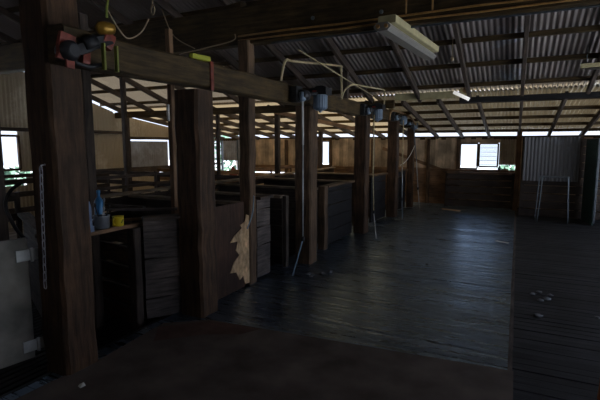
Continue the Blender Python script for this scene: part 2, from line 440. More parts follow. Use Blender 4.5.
p = MB(); p.timber((XA, 4.2, 4.0), (XB, 4.2, 4.0), .04, .2); p.build('ridge_board', 'beam', roof)

# ------------------------------------------------------------------ the row of posts
def post(x, y, h, w, d, mat, label, z0=-.14, jit=.006, n=14, name='timber_post', lean=(0, 0), cat='post', group=None):
    t = MB(); t.timber((0, 0, 0), (lean[0], lean[1], h - z0), w, d, (0, 1, 0), jit=jit, n=n, ch=min(w, d) * .09)
    o = t.build(name, mat); o.location = (x, y, z0)
    return tag(o, label, cat, group)
p1 = post(-3.015, 2.17, 2.95, .27, .28, 'post', 'thick hewn post nearest the camera, with the chain on its dark side')
p2 = post(-2.85, 3.51, 2.22, .28, .28, 'post', 'thick hewn post between the wall bench and the torn reddish panel')
pb = post(-2.92, 4.56, 2.90, .145, .15, 'pale_post', 'slim squared post rising past the shaft beam to the big cross beam')
p3 = post(-2.71, 5.78, 2.24, .25, .25, 'pale_post', 'brown hewn post behind the first white hanging rod, under the first blue grey motor')
p4 = post(-2.68, 8.22, 2.24, .24, .24, 'post', 'dark hewn post beside the second hanging rod in the motor row')
p5 = post(-2.64, 10.45, 2.24, .23, .23, 'post', 'dark post third along the row of blue grey motors')
p6 = post(-2.62, 12.3, 2.15, .17, .17, 'post', 'slim dark post at the far end of the motor row')
post(.02, 12.85, 2.06, .12, .12, 'warm', 'narrow upright post between the louvred window and the hung iron sheet', 0)
# inner roof posts, standing in the pens
for (x, y, wd, lb) in ((-5.17, 9.4, .11, 'slim roof post in the pens seen just left of the first motor post'),
                       (-5.17, 12.0, .11, 'slim roof post in front of the bright opening in the tan board wall'),
                       (-6.6, 9.0, .08, 'thin roof post in the pens in front of the grey iron panel'),
                       (-3.35, 3.75, .06, 'narrow orange brown upright with a white disc, tight behind the second thick post'),
                       (-7.5, 6.95, .09, 'thin dark roof post in front of the pale iron wall at the left'),
                       (-3.72, 2.98, .10, 'black upright rising from the bench just past the nearest thick post'),
                       (-3.95, 2.25, .10, 'black upright standing behind the tin gate at the left edge')):
    post(x, y, (roof_z(y) - .17) if y > 5 else (2.9 if y < 3 else 2.9), wd, wd, 'rail' if wd != .06 else 'warm', lb, -.12, .003, 8)

# overhead beams
def beam(p0, p1, w, h, mat, label, name='timber_beam', jit=.006, n=14, cat='beam'):
    t = MB(); p0 = Vector(p0); p1 = Vector(p1)
    t.timber(p0, p1, w, h, jit=jit, n=n)
    return tag(t.build(name, mat, None, p0), label, cat)
beam((-2.785, 2.03, 2.36), (-2.66, 13.3, 2.36), .17, .24, 'beam', 'long thick beam on top of the post row, carrying the shearing motors', n=30)
beam((XL + .15, 4.62, 3.08), (XR - .1, 4.62, 3.08), .16, .42, 'beam', 'deep cross beam under the ridge with bolts and orange conduits', n=24)
beam((-7.5, 5.9, 3.35), (-3.05, 4.72, 3.34), .10, .12, 'beam', 'dim tilted beam under the dark iron above the post row', n=8)
bm = beam((-2.2, 8.78, 2.62), (-1.08, 8.78, 2.62), .05, .13, 'cream', 'short cream painted board on the roof break, left of the small lit lamp', jit=.002)
beam((-9.9, 8.9, 2.50), (-2.25, 8.9, 2.50), .10, .16, 'beam', 'long roof beam over the pens behind the post row', n=14)
beam((-1.02, 8.86, 2.52), (XR - .1, 8.86, 2.52), .07, .10, 'black', 'dark bolted beam at the break of the roof, right of the small lit lamp', n=10, jit=.002)
beam((-4.9, 7.2, 2.9), (-2.75, 8.9, 2.3), .06, .10, 'rail', 'slanting brace between the roof and the post row', n=6)
beam((-5.05, 9.05, 2.45), (-3.3, 11.3, 2.0), .05, .09, 'warm', 'slanting brown brace under the pen roof beside the slim roof post', n=5)
beam((-2.74, 7.45, 2.48), (-2.74, 7.45, 3.02), .09, .09, 'rail', 'short upright strut from the shaft beam up to the roof', 'strut', .003, 4, 'strut')
beam((-3.0, 4.7, 2.5), (-5.2, 7.4, 3.0), .07, .11, 'beam', 'rising timber brace from the slim squared post up to the roof over the pens', n=6)

# ------------------------------------------------------------------ conduits, cables
def tubething(name, label, cat, pts, r, mat, seg=6, group=None):
    t = MB(); t.tube(pts, r, seg); o = t.build(name, mat, None, pts[0]); return tag(o, label, cat, group)
def arc(a, b, sag, n=10):
    a = Vector(a); b = Vector(b)
    return [tuple(a.lerp(b, i / n) + Vector((0, 0, -sag * 4 * (i / n) * (1 - i / n)))) for i in range(n + 1)]
def smooth(pts, n=6):
    P_ = [Vector(p) for p in pts]; out = []
    for i in range(len(P_) - 1):
        p0 = P_[max(i - 1, 0)]; p1 = P_[i]; p2 = P_[i + 1]; p3 = P_[min(i + 2, len(P_) - 1)]
        for k in range(n):
            t = k / n
            out.append(tuple(.5 * ((2 * p1) + (p2 - p0) * t + (2 * p0 - 5 * p1 + 4 * p2 - p3) * t * t + (3 * p1 - p0 - 3 * p2 + p3) * t ** 3)))
    out.append(tuple(P_[-1])); return out
tubething('conduit_pipe', 'upper orange conduit along the face of the deep cross beam', 'conduit', [(-3.0 + i * .65, 4.52, 2.955 + .006 * math.sin(i * 2)) for i in range(11)], .010, 'conduit')
tubething('conduit_pipe', 'lower orange conduit along the foot of the deep cross beam', 'conduit', [(-3.0 + i * .65, 4.52, 2.905 + .005 * math.sin(i * 3)) for i in range(11)], .009, 'conduit')
tubething('conduit_pipe', 'grey pipe along the underside of the deep cross beam', 'conduit', [(-2.6 + i * .65, 4.60, 2.858) for i in range(10)], .012, 'steel')
for (x, lb) in ((-1.05, 'left of two brown drop pipes on the deep cross beam'), (-.80, 'right of two brown drop pipes on the deep cross beam')):
    tubething('conduit_pipe', lb, 'conduit', [(x, 4.52, 3.27), (x, 4.52, 2.97)], .009, 'conduit')
tubething('cable', 'tan cable drooping from the dark roof to the top of the shaft beam', 'cable', smooth([(-4.12, 4.5, 3.40), (-3.95, 4.5, 3.06), (-3.62, 4.5, 2.87)]), .007, 'wire')
tubething('cable', 'tan cable with an upturned end running along to the slim squared post', 'cable', smooth([(-3.75, 4.4, 2.80), (-3.4, 4.45, 2.85), (-3.06, 4.5, 2.91), (-3.03, 4.5, 2.98)]), .007, 'wire')
tubething('cable', 'grey cable looping above the shaft beam beside the nearest thick post', 'cable', smooth([(-2.85, 2.95, 2.75), (-2.84, 2.85, 2.62), (-2.83, 2.7, 2.54), (-2.83, 2.6, 2.60), (-2.83, 2.5, 2.72)]), .006, 'wire')
tubething('hose', 'greenish hose hanging down to the yellow knob of the red gear', 'hose', smooth([(-2.66, 2.36, 2.95), (-2.66, 2.37, 2.76), (-2.655, 2.35, 2.66), (-2.65, 2.34, 2.585)]), .009, 'limegreen')
t = MB(); t.tube(smooth([(-2.6, 2.74, 2.95), (-2.6, 2.74, 2.80), (-2.62, 2.74, 2.74), (-2.6, 2.74, 2.70), (-2.58, 2.74, 2.74), (-2.6, 2.74, 2.78)]), .005, 6)
tag(t.build('hanging_hook', 'wire', None, (-2.6, 2.74, 2.95)), 'small wire hook hanging from the dark roof by the red gear', 'hook')
# gallows pipes above the beam
for pts, rr, mt, lb in (
    ([(-2.72, 5.05, 2.50), (-2.72, 5.10, 2.66), (-2.72, 5.20, 2.78), (-2.72, 5.45, 2.80), (-2.72, 7.05, 2.99), (-2.72, 7.15, 2.97), (-2.72, 7.18, 2.80), (-2.72, 7.2, 2.50)], .017, 'pipe', 'cream bent pipe arching over the first blue grey motor'),
    ([(-2.55, 6.75, 2.42), (-2.50, 6.76, 2.56), (-2.44, 6.95, 2.66), (-2.38, 7.4, 2.68), (-2.32, 8.25, 2.72), (-2.31, 8.38, 2.69), (-2.32, 8.42, 2.46)], .014, 'pipe', 'cream bent pipe arching over the second blue grey motor'),
    ([(-2.50, 9.50, 2.22), (-2.48, 9.50, 2.37), (-2.46, 9.62, 2.43), (-2.40, 9.95, 2.42), (-2.33, 10.7, 2.36), (-2.30, 11.3, 2.20)], .024, 'brownpipe', 'thick rusty bent pipe arching over the far end of the motor row')):
    tubething('bent_pipe', lb, 'pipe', smooth(pts, 5), rr, mt, 8)
tubething('tie_rod', 'straight cream rod slanting down from the deep cross beam to the motors', 'rod', [(-2.62, 5.35, 2.92), (-2.60, 8.5, 2.66)], .010, 'pipe')

# bolts on the cross beam
for (x, z) in ((-2.05, 3.05), (-1.30, 3.02), (-.42, 3.05), (.25, 3.0)):
    t = MB(); t.lathe((x, 4.535, z), [(.022, 0), (.022, .012), (.012, .016)], (0, -1, 0), 6)
    tag(t.build('bolt', 'steel', None, (x, 4.535, z)), 'grey bolt head in the face of the deep cross beam', 'bolt', 'bolts in the cross beam')
t = MB(); t.box((-.12, 4.48, 2.99), (.02, 4.535, 3.06)); tag(t.build('junction_box', 'conduit', None, (-.05, 4.5, 3.0)), 'small tan junction box on the deep cross beam conduits', 'box')

# ------------------------------------------------------------------ shearing gear, red one on the first post
G = thing('shearing_gear', 'old red and black overhead shearing gear with a yellow knob, on the nearest thick post', 'shearing gear', (-2.80, 2.25, 2.27))
a = MB(); a.timber((-2.79, 2.12, 2.32), (-2.73, 2.42, 2.47), .07, .08, jit=.006, n=5); a.lathe((-2.76, 2.11, 2.33), [(.055, -.06), (.065, -.03), (.065, .04), (.04, .07)], (1, 0, 0), 12)
a.lathe((-2.74, 2.26, 2.41), [(.045, -.05), (.045, .05)], (.2, .95, .45), 12); a.build('gear_arm', 'dark', G)
a = MB(); a.timber((-2.772, 2.09, 2.27), (-2.772, 2.12, 2.44), .11, .03, (1, 0, 0), jit=.004, n=4); a.timber((-2.75, 2.11, 2.22), (-2.75, 2.115, 2.34), .06, .02, (1, 0, 0)); a.build('back_plate', 'red', G)
a = MB(); a.timber((-2.77, 2.23, 2.25), (-2.77, 2.25, 2.36), .05, .06, jit=.003, n=3); a.build('clutch_block', 'red', G)
a = MB(); a.timber((-2.735, 2.38, 2.40), (-2.73, 2.42, 2.50), .09, .06, (1, 0, 0), jit=.003, n=3); a.build('head_block', 'red', G)
a = MB(); a.lathe((-2.72, 2.39, 2.53), [(.02, -.07), (.045, -.05), (.05, -.02), (.045, .02), (.036, .05), (.02, .06)], (.3, .9, .1), 14); a.build('knob', 'brass', G)
for y in (2.34, 2.45):
    a = MB(); a.timber((-2.70, y, 2.24), (-2.70, y, 2.42), .03, .015, (0, 1, 0)); a.build('bracket_strap', 'limegreen', G)
a = MB(); a.tube([(-2.75, 2.11, 2.33), (-2.75, 2.16, 2.26), (-2.74, 2.25, 2.25), (-2.73, 2.36, 2.28)], .016); a.build('link_rod', 'dark', G)

G.location.x += .09; G.location.y -= .076; G.location.z -= .023
# blue grey motors: bracket at y, motor further along
def motor(y, x=-2.47, z=2.30, rodlen=True):
    T = bpy.data.objects.new('shearing_motor', None); col.objects.link(T); T.location = (x, y, z)
    a = MB(); a.timber((-.12, 0, -.06), (-.12, 0, .14), .10, .16, (0, 1, 0), jit=.004, n=3); a.lathe((-.02, .02, .03), [(.05, -.08), (.07, -.05), (.07, .06), (.05, .09)], (0, 1, 0), 14); a.build('bracket', 'dark', T)
    a = MB(); a.lathe((-.02, -.03, .01), [(.03, -.06), (.048, -.04), (.048, .05), (.03, .06)], (0, 0, 1), 12); a.build('gear_head', 'motor', T)
    a = MB(); a.tube([(-.02, .08, .05), (-.01, .40, .09)], .022, 10); a.build('drive_shaft', 'dark', T)
    a = MB(); a.lathe((0, .50, -.10), [(.055, -.03), (.088, -.01), (.098, .01), (.098, .17), (.09, .18)], (0, 0, 1), 32, rib=-.05); a.build('motor_housing', 'motor', T)
    a = MB(); a.box((-.12, .40, .08), (.12, .62, .17), ch=.012); a.lathe((0, .50, .165), [(.09, 0), (.085, .02), (.04, .035)], (0, 0, 1), 18)
    a.timber((-.13, .51, .10), (-.26, .51, .10), .12, .05, (0, 0, 1)); cap = a.build('motor_cap', 'dark', T)
    a = MB(); a.box((-.075, .394, .105), (-.015, .402, .135)); a.build('badge', 'badge', cap)
    a = MB(); a.lathe((0, .50, -.13), [(.012, -.03), (.03, 0), (.03, .02)], (0, 0, 1), 12); a.build('terminal_boss', 'motor', T)
    return T
def downtube(T, pts, mats):
    """hanging rod: sleeve, lower rod, knuckle, bent foot"""
    loc = Vector(T.location)
    P_ = [Vector(p) - loc for p in pts]
    a = MB(); a.tube([P_[0], P_[1]], .013, 8); o = a.build('rod_sleeve', mats[0], T)
    a = MB(); a.tube([P_[1], P_[2]], .010, 8); a.build('hanging_rod', mats[1], T)
    a = MB(); a.lathe(P_[2], [(.012, -.04), (.024, -.025), (.026, .02), (.012, .04)], (0, 0, 1), 10); a.build('knuckle', 'dark', T)
    a = MB(); a.tube([P_[2], P_[3]], .010, 8); a.build('lower_rod', mats[2], T)
m1 = motor(5.22); tag(m1, 'blue grey shearing motor nearest of its row, its white rod bent at the foot', 'shearing motor', 'shearing motors on the beam')
downtube(m1, [(-2.50, 5.22, 2.25), (-2.50, 5.23, 1.70), (-2.50, 5.23, .46), (-2.53, 4.98, .02)], ('whitebar', 'hinge', 'cord'))
m2 = motor(8.0); tag(m2, 'blue grey shearing motor second along the beam, with a cream hanging rod', 'shearing motor', 'shearing motors on the beam')
downtube(m2, [(-2.42, 8.1, 2.25), (-2.42, 8.12, 1.15), (-2.40, 8.14, .42), (-2.22, 7.72, .02)], ('pipe', 'pipe', 'hinge'))
m3 = motor(10.15); tag(m3, 'blue grey shearing motor third along the beam, with an upright pale rod', 'shearing motor', 'shearing motors on the beam')
downtube(m3, [(-2.36, 10.2, 2.25), (-2.36, 10.22, 1.20), (-2.35, 10.24, .45), (-2.30, 10.1, .02)], ('pipe', 'hinge', 'motor'))
m4 = motor(11.45, z=2.24); tag(m4, 'blue grey shearing motor last along the beam, by the tan board wall', 'shearing motor', 'shearing motors on the beam')
downtube(m4, [(-2.40, 11.5, 2.20), (-2.36, 11.8, 1.3), (-2.34, 12.0, .55), (-2.28, 12.0, .02)], ('steel', 'hinge', 'hinge'))
tubething('rope', 'thin pale rope slung between the last two posts of the motor row', 'rope', arc((-2.5, 10.6, 1.22), (-2.5, 12.2, 1.68), .10), .008, 'whitebar')

# strap and tag on the beam, disc on the upright
t = MB(); t.timber((-2.70, 3.30, 2.502), (-2.67, 3.52, 2.502), .05, .045, ch=.006); tag(t.build('tape_roll_tag', 'lime', None, (-2.69, 3.3, 2.5)), 'lime yellow strip lying on the shaft beam', 'tag')
t = MB(); t.timber((-2.675, 3.57, 2.49), (-2.675, 3.57, 2.22), .045, .012, (1, 0, 0), jit=.002, n=4)
s_ = tag(t.build('strap', 'red', None, (-2.675, 3.57, 2.49)), 'faded red strap hanging down the face of the shaft beam', 'strap')
t = MB(); t.lathe((-3.335, 3.70, 2.04), [(.085, 0), (.09, .008), (.085, .02), (.03, .024)], (-.80, -.55, 0), 24)
tag(t.build('reflector_disc', 'whitebar', None, (-3.335, 3.70, 2.04)), 'round white disc fixed to the narrow upright behind the second thick post', 'disc')

# ------------------------------------------------------------------ lights
L1 = thing('ceiling_light', 'large cream fluorescent fitting with clouded diffuser under the deep cross beam', 'light', (-1.2, 4.15, 2.8))
def rot2(px, py, ang, o): 
    return (o[0] + px * math.cos(ang) - py * math.sin(ang), o[1] + px * math.sin(ang) + py * math.cos(ang))
A, B = Vector((-1.16, 4.16, 2.82)), Vector((-1.02, 5.70, 2.82))
a = MB(); a.timber(A + Vector((.02, 0, .02)), B + Vector((.02, 0, .02)), .17, .07, ch=.006); a.build('housing', 'cream', L1)
a = MB(); a.timber(A + Vector((-.01, -.05, -.05)), B + Vector((-.01, .05, -.05)), .16, .075, ch=.03); a.build('diffuser', 'diffuser', L1)
for e, k in ((A, -.056), (B, .056)):
    for dx in (-.045, .03):
        a = MB(); a.lathe(e + Vector((dx, k, -.05)), [(.016, -.02), (.018, 0), (.012, .02)], (0, 1, 0), 10); a.build('end_clip', 'conduit', L1)
a = MB(); a.timber((-1.10, 4.62, 2.90), (-1.10, 4.62, 2.85), .10, .03); a.build('mount', 'steel', L1)
L2 = thing('ceiling_light', 'small lit lamp with a white tube at the break of the roof', 'light', (-1.0, 8.7, 2.6))
a = MB(); a.timber((-1.0, 8.76, 2.71), (-.84, 8.76, 2.58), .10, .07); a.build('housing', 'cream', L2)
a = MB(); a.tube([(-1.10, 8.64, 2.65), (-.83, 8.62, 2.51)], .032, 12); a.build('lamp_tube', 'tube', L2)
a = MB(); a.lathe((-.90, 8.70, 2.69), [(.05, -.04), (.06, 0), (.03, .05)], (0, -1, .3), 10); a.build('lamp_socket', 'brownpipe', L2)
L3 = thing('ceiling_light', 'cream batten light fitting at the right edge under the roof iron', 'light', (.9, 7.5, 2.8))
a = MB(); a.timber((.73, 7.5, 2.80), (1.9, 7.5, 2.80), .09, .05, ch=.006); a.build('housing', 'cream', L3)
a = MB(); a.tube([(.78, 7.5, 2.755), (1.85, 7.5, 2.755)], .016, 10); a.build('lamp_tube', 'diffuser', L3)
for x in (.8, 1.8):
    a = MB(); a.tube([(x, 7.5, 2.82), (x, 7.5, 3.08)], .006, 6); a.build('hanger', 'steel', L3)
t = MB(); t.tube([(-.92, 6.9, 3.24), (-.92, 6.9, 2.95)], .006, 6); t.lathe((-.92, 6.9, 2.93), [(.012, -.03), (.028, -.01), (.02, .02)], (0, 0, 1), 10)
tag(t.build('pull_cord', 'wire', None, (-.92, 6.9, 3.24)), 'pull cord with a small knob hanging from the roof right of the cream fitting', 'cord')

# ------------------------------------------------------------------ pens along the posts
def pen_panel(name, label, p0, p1, z0, z1, mat, capmat=None, w=.215, cat='fence panel', posts=False, gap=.007, pmat='rail', group=None):
    T = thing(name, label, cat, (p0[0], p0[1], z0), group)
    n = 0; z = z0
    d = Vector((p1[0] - p0[0], p1[1] - p0[1], 0)); 
    while z < z1 - .05:
        ww = min(w * R.uniform(.88, 1.12), z1 - z)
        b = MB(); o = Vector((0, 0, z + ww / 2)); jj = R.uniform(-.006, .006) if gap < .02 else 0
        b.timber((p0[0], p0[1], z + ww / 2 + jj), (p1[0], p1[1], z + ww / 2 - jj), .028 + R.uniform(-.006, .006), ww - gap, (0, 0, 1), jit=.004, n=max(2, int(d.length * 2)), ch=.005)
        b.build('board', mat, T); z += ww; n += 1
    if capmat:
        b = MB(); b.timber((p0[0], p0[1], z1 + .018), (p1[0], p1[1], z1 + .018), .13, .036, (0, 0, 1), jit=.003, n=4, ch=.006); b.build('cap_rail', capmat, T)
    if posts:
        nr = d.normalized(); px = Vector((-nr.y, nr.x, 0)) * .05
        for q in (p0, p1):
            b = MB(); b.timber((q[0] + px.x, q[1] + px.y, -.12), (q[0] + px.x, q[1] + px.y, z1 + .04), .075, .075, (0, 1, 0), jit=.003, n=4); b.build('upright', pmat, T)
    return T
# first bay: wall between the two thick posts, and the partition running back from its corner
pen_panel('pen_wall', 'grey board pen wall running from the bench corner to the second thick post', (-3.20, 3.13), (-2.99, 3.42), .0, .98, 'pen', 'rail')
T = thing('pen_partition', 'dark board partition under the bench with pale board edges', 'fence panel', (-3.3, 3.12, -.1))
for k in range(5):
    z = -.10 + k * .205
    b = MB(); b.timber((-3.27, 3.12, z + .095), (-5.0, 3.38, z + .095), .03, .17, jit=.003, n=5, ch=.004); b.build('board', 'pale_post', T)
    b = MB(); b.timber((-3.27, 3.10, z + .188), (-5.0, 3.36, z + .188), .035, .012, jit=.001, n=3); b.build('board_edge', 'pen', T)
b = MB(); b.timber((-3.27, 3.08, -.12), (-3.27, 3.08, .912), .10, .09, jit=.003, n=5); b.build('upright', 'rail', T)
# bench plank with things on it
B0 = thing('bench', 'wooden plank bench on the pen wall holding the pot and yellow cup', 'bench', (-3.4, 2.9, .9))
b = MB(); b.timber((-3.30, 2.42, .935), (-3.30, 3.30, .935), .06, .035, jit=.004, n=8); b.build('front_plank', 'warm', B0)
b = MB(); b.timber((-3.49, 2.35, .935), (-3.49, 3.10, .935), .30, .033, jit=.002, n=6); b.build('plank', 'rail', B0)
b = MB(); b.timber((-3.36, 2.50, -.14), (-3.36, 2.50, .92), .07, .07, jit=.003, n=4); b.build('leg', 'rail', B0)
T = thing('pot', 'dented grey metal pot holding tools on the bench', 'pot', (-3.34, 2.78, .953))
b = MB(); b.lathe((-3.34, 2.78, .953), [(.058, 0), (.065, .006), (.068, .11), (.074, .118), (.066, .118), (.06, .02)], seg=20); b.build('body', 'pot', T)
b = MB(); b.tube(smooth([(-3.34, 2.705, 1.05), (-3.33, 2.66, 1.04), (-3.34, 2.67, .99), (-3.34, 2.715, .98)]), .006); b.build('handle', 'pot', T)
for k, (dx, dy, hh) in enumerate(((.03, .03, .14), (-.02, .04, .18), (.0, -.04, .15), (.035, -.01, .12))):
    t = MB(); t.tube([(-3.34 + dx * .3, 2.78 + dy * .3, .975), (-3.34 + dx * 1.6, 2.78 + dy * 1.6, 1.02 + hh)], .006, 6)
    t.lathe((-3.34 + dx * 1.6, 2.78 + dy * 1.6, 1.02 + hh), [(.005, -.02), (.011, 0), (.006, .02)], seg=8)
    tag(t.build('hand_tool', 'chain' if k % 2 else 'dark', None, (-3.34, 2.78, .975)), ('thin dark tool standing in the grey pot' if k % 2 == 0 else 'thin pale steel tool standing in the grey pot'), 'tool', 'tools in the pot')
T = thing('cup', 'bright yellow cup on the bench beside the grey pot', 'cup', (-3.31, 2.93, .953))
b = MB(); b.lathe((-3.31, 2.935, .953), [(.046, 0), (.050, .006), (.050, .085), (.053, .092), (.046, .092), (.044, .02)], seg=20); b.build('body', 'yellow', T)
b = MB(); b.tube(smooth([(-3.30, 2.885, 1.03), (-3.285, 2.86, 1.02), (-3.285, 2.86, .99), (-3.30, 2.885, .975)]), .006); b.build('handle', 'yellow', T)
b = MB(); b.timber((-3.261, 2.925, .985), (-3.259, 2.945, 1.015), .008, .02, (1, 0, 0)); b.build('print', 'limegreen', T)
t = MB(); t.lathe((-3.46, 2.86, .953), [(.04, 0), (.042, .01), (.042, .22), (.03, .25), (.014, .27), (.014, .30), (.018, .31), (.018, .33), (.01, .335)], seg=16)
tag(t.build('bottle', 'blue', None, (-3.46, 2.86, .953)), 'blue plastic bottle on the bench behind the pot', 'bottle')
t = MB()
for k in range(5):
    t.timber((-3.27 + R.uniform(-.01, .01), 2.52 + k * .018, 1.34 - k * .03), (-3.28, 2.53 + k * .022, .955), .035, .03, (0, 1, 0), jit=.006, n=5, ch=.008)
tag(t.build('rag', 'rag', None, (-3.28, 2.6, .955)), 'pale blue cloth hanging against the nearest thick post by the bench', 'cloth')
for k, (a_, b_, mt, lb) in enumerate((((-3.75, 3.05, 1.06), (-3.2, 3.62, 1.03), 'pen', 'loose pale lath lying slanted on the pen behind the yellow cup'),
                                  ((-4.3, 3.35, 1.06), (-3.55, 3.5, 1.04), 'pen', 'loose dark plank lying across the partition behind the bench'),
                                  ((-3.58, 2.98, .97), (-3.30, 3.28, .97), 'warm', 'short brown stick lying on the end of the bench'))):
    t = MB(); t.timber(a_, b_, .05, .025, jit=.002, n=4); tag(t.build('loose_board', mt, None, a_), lb, 'board')

# bay two: reddish panel with torn face
T = thing('pen_door', 'reddish brown sheet panel with a torn pale patch, beside the second thick post', 'door panel', (-2.9, 3.7, .06))
b = MB(); b.timber((-2.88, 4.04, .008), (-2.88, 4.04, 1.04), .70, .02, (1, 0, 0), jit=.0015, n=5, ch=.003); b.build('sheet', 'red_ply', T)
b = MB()
edge = [(4.48, .86), (4.43, .88), (4.40, .80), (4.30, .77), (4.33, .73), (4.17, .66), (4.09, .60), (4.24, .59), (4.20, .49), (4.27, .42), (4.16, .36), (4.08, .25), (4.20, .23), (4.27, .12), (4.35, .15), (4.38, .04), (4.48, .03)]
base = len(b.v)
for (y, z) in edge: b.v.append((-2.864, y, z))
for (y, z) in edge: b.v.append((-2.872, y, z))
n = len(edge)
b.face(tuple(range(n - 1, -1, -1)), [(z, y) for y, z in reversed(edge)])
for i in range(n):
    j = (i + 1) % n; b.face((i, j, n + j, n + i))
o = b.build('torn_face', 'torn', T); o['label'] = 'pale torn wood with a ragged edge'
pen_panel('pen_wall', 'grey board pen wall just beyond the slim squared post', (-2.87, 4.66), (-2.86, 4.97), .03, 1.03, 'pen', 'rail', pmat='rail')
tubething('cord', 'pale blue cord hanging down the slim squared post', 'cord', smooth([(-2.80, 4.50, 1.10), (-2.80, 4.48, .95), (-2.80, 4.44, .85), (-2.81, 4.36, .72)]), .007, 'cord')
# bay three onward
post(-2.86, 5.42, 1.0, .06, .08, 'rail', 'short dark post at the chute mouth just before the first motor post', 0, .003, 5)
pen_panel('pen_wall', 'brown board pen wall just beyond the first motor post', (-2.84, 6.10), (-2.84, 6.38), .02, 1.02, 'pen', None)
post(-2.80, 6.62, 1.04, .12, .14, 'pale_post', 'short pale post at the chute mouth beyond the first motor post', 0, .003, 6)
pen_panel('pen_door', 'black board pen door in front of the second motor post', (-2.84, 6.80), (-2.80, 8.0), .02, 1.0, 'black', 'pale_post')
pen_panel('pen_wall', 'grey board pen wall just beyond the second motor post', (-2.80, 8.45), (-2.79, 9.0), .02, 1.02, 'pen', None)
pen_panel('pen_door', 'black board pen door in front of the third motor post', (-2.79, 9.2), (-2.76, 10.25), .02, 1.02, 'black', 'pale_post')
pen_panel('pen_wall', 'grey board pen wall just beyond the third motor post', (-2.76, 10.66), (-2.74, 11.1), .02, 1.06, 'pen', None)
pen_panel('pen_door', 'black board pen door in front of the last motor post', (-2.74, 11.3), (-2.72, 12.15), .02, 1.02, 'black', 'pale_post')
# cross partitions and inner fences
for (y, lb) in ((4.62, 'dark board partition running back from the slim squared post'), (5.5, 'dark board partition behind the gap before the first motor post'), (6.72, 'dark board partition behind the short pale post'),
                (8.35, 'dark board partition running back from the second motor post'), (10.55, 'dark board partition running back from the third motor post')):
    pen_panel('pen_partition', lb, (-2.95, y), (-4.95, y + .03), -.1, .96, 'rail', 'pale_slat', w=.22)
ys = [3.45, 5.6, 8.0, 10.4, 12.6]
for k in range(4):
    pen_panel('pen_fence', 'dark board pen fence, ' + ('first bay behind the bench', 'second bay behind the slim squared post', 'third bay behind the first motor post', 'fourth bay behind the third motor post')[k],
              (-4.98, ys[k] + .04), (-4.98, ys[k + 1] - .04), -.1, 1.0, 'rail', 'pale_slat', w=.24, gap=.05, posts=True)
def rail_fence(label, p0, p1, zs, mat, n, h=.06, w=.04, ztop=None):
    T = thing('rail_fence', label, 'fence', (p0[0], p0[1], -.12))
    for z in zs:
        b = MB(); b.timber((p0[0], p0[1], z), (p1[0], p1[1], z + R.uniform(-.01, .01)), w, h, jit=.003, n=6); b.build('rail', mat, T)
    for k in range(n):
        t = k / (n - 1); b = MB(); x = p0[0] + (p1[0] - p0[0]) * t; y = p0[1] + (p1[1] - p0[1]) * t
        b.timber((x, y, -.12), (x, y, (ztop or max(zs) + .05)), .05, .05, (0, 1, 0), jit=.002, n=3); b.build('upright', mat, T)
    return T
rail_fence('pale rail fence across the pens in front of the iron wall', (-6.6, 4.6), (-6.6, 7.6), (1.12, .92, .6, .3), 'pen', 5)
rail_fence('long brown rail fence deep in the pens behind the roof posts', (-6.7, 7.9), (-6.6, 12.9), (1.0, .78, .5), 'warm', 5, .09)
rail_fence('low rail fence running away to the iron wall at the left', (-5.1, 7.75), (-9.8, 7.9), (1.02, .8, .5, .2), 'rail', 5, .10)
rail_fence('rail fence farther back in the left pens', (-6.8, 10.2), (-9.8, 10.3), (.95, .7, .4), 'warm', 4, .10)
rail_fence('dark rail fence seen behind the tin gate at the left edge', (-5.4, 1.2), (-5.4, 3.3), (1.08, .85, .5, .2), 'rail', 3, .09)
rail_fence('rail fence under the left window opening', (-8.6, 3.6), (-8.6, 7.4), (1.0, .75, .45), 'rail', 4, .10)
pen_panel('pen_partition', 'grey board partition behind the tin gate, under the left window', (-5.3, 3.3), (-3.55, 2.45), -.1, .86, 'rail', 'pen')

# ------------------------------------------------------------------ tin gate and chain
T = thing('gate', 'weathered tin gate hinged to the nearest thick post', 'gate', (-3.22, 2.0, .1))
p0, p1 = Vector((-3.20, 2.02, 0)), Vector((-3.41, 1.02, 0))
d = (p1 - p0).normalized()
b = MB(); b.timber(p0 + Vector((0, 0, .57)) + d * .02, p1 + Vector((0, 0, .57)), .018, .92, jit=.002, n=6, ch=.003); b.build('sheet', 'tin', T)
nn = Vector((-d.y, d.x, 0)); nn = nn if nn.x > 0 else -nn
for z in (.90, .21):
    b = MB(); b.timber(p0 + nn * .018 + Vector((0, 0, z)) - d * .05, p0 + nn * .018 + Vector((0, 0, z)) + d * .10, .012, .085, ch=.003)
    b.tube([p0 + nn * .03 + Vector((0, 0, z - .05)), p0 + nn * .03 + Vector((0, 0, z + .05))], .012, 8); h = b.build('hinge', 'hinge', T); h['label'] = 'pale steel hinge'
b = MB(); b.timber(p0 - nn * .02 + Vector((0, 0, .85)) + d * .05, p1 - nn * .02 + Vector((0, 0, .85)), .03, .08); b.timber(p0 - nn * .02 + Vector((0, 0, .3)) + d * .05, p1 - nn * .02 + Vector((0, 0, .3)), .03, .08); b.build('batten', 'rail', T)
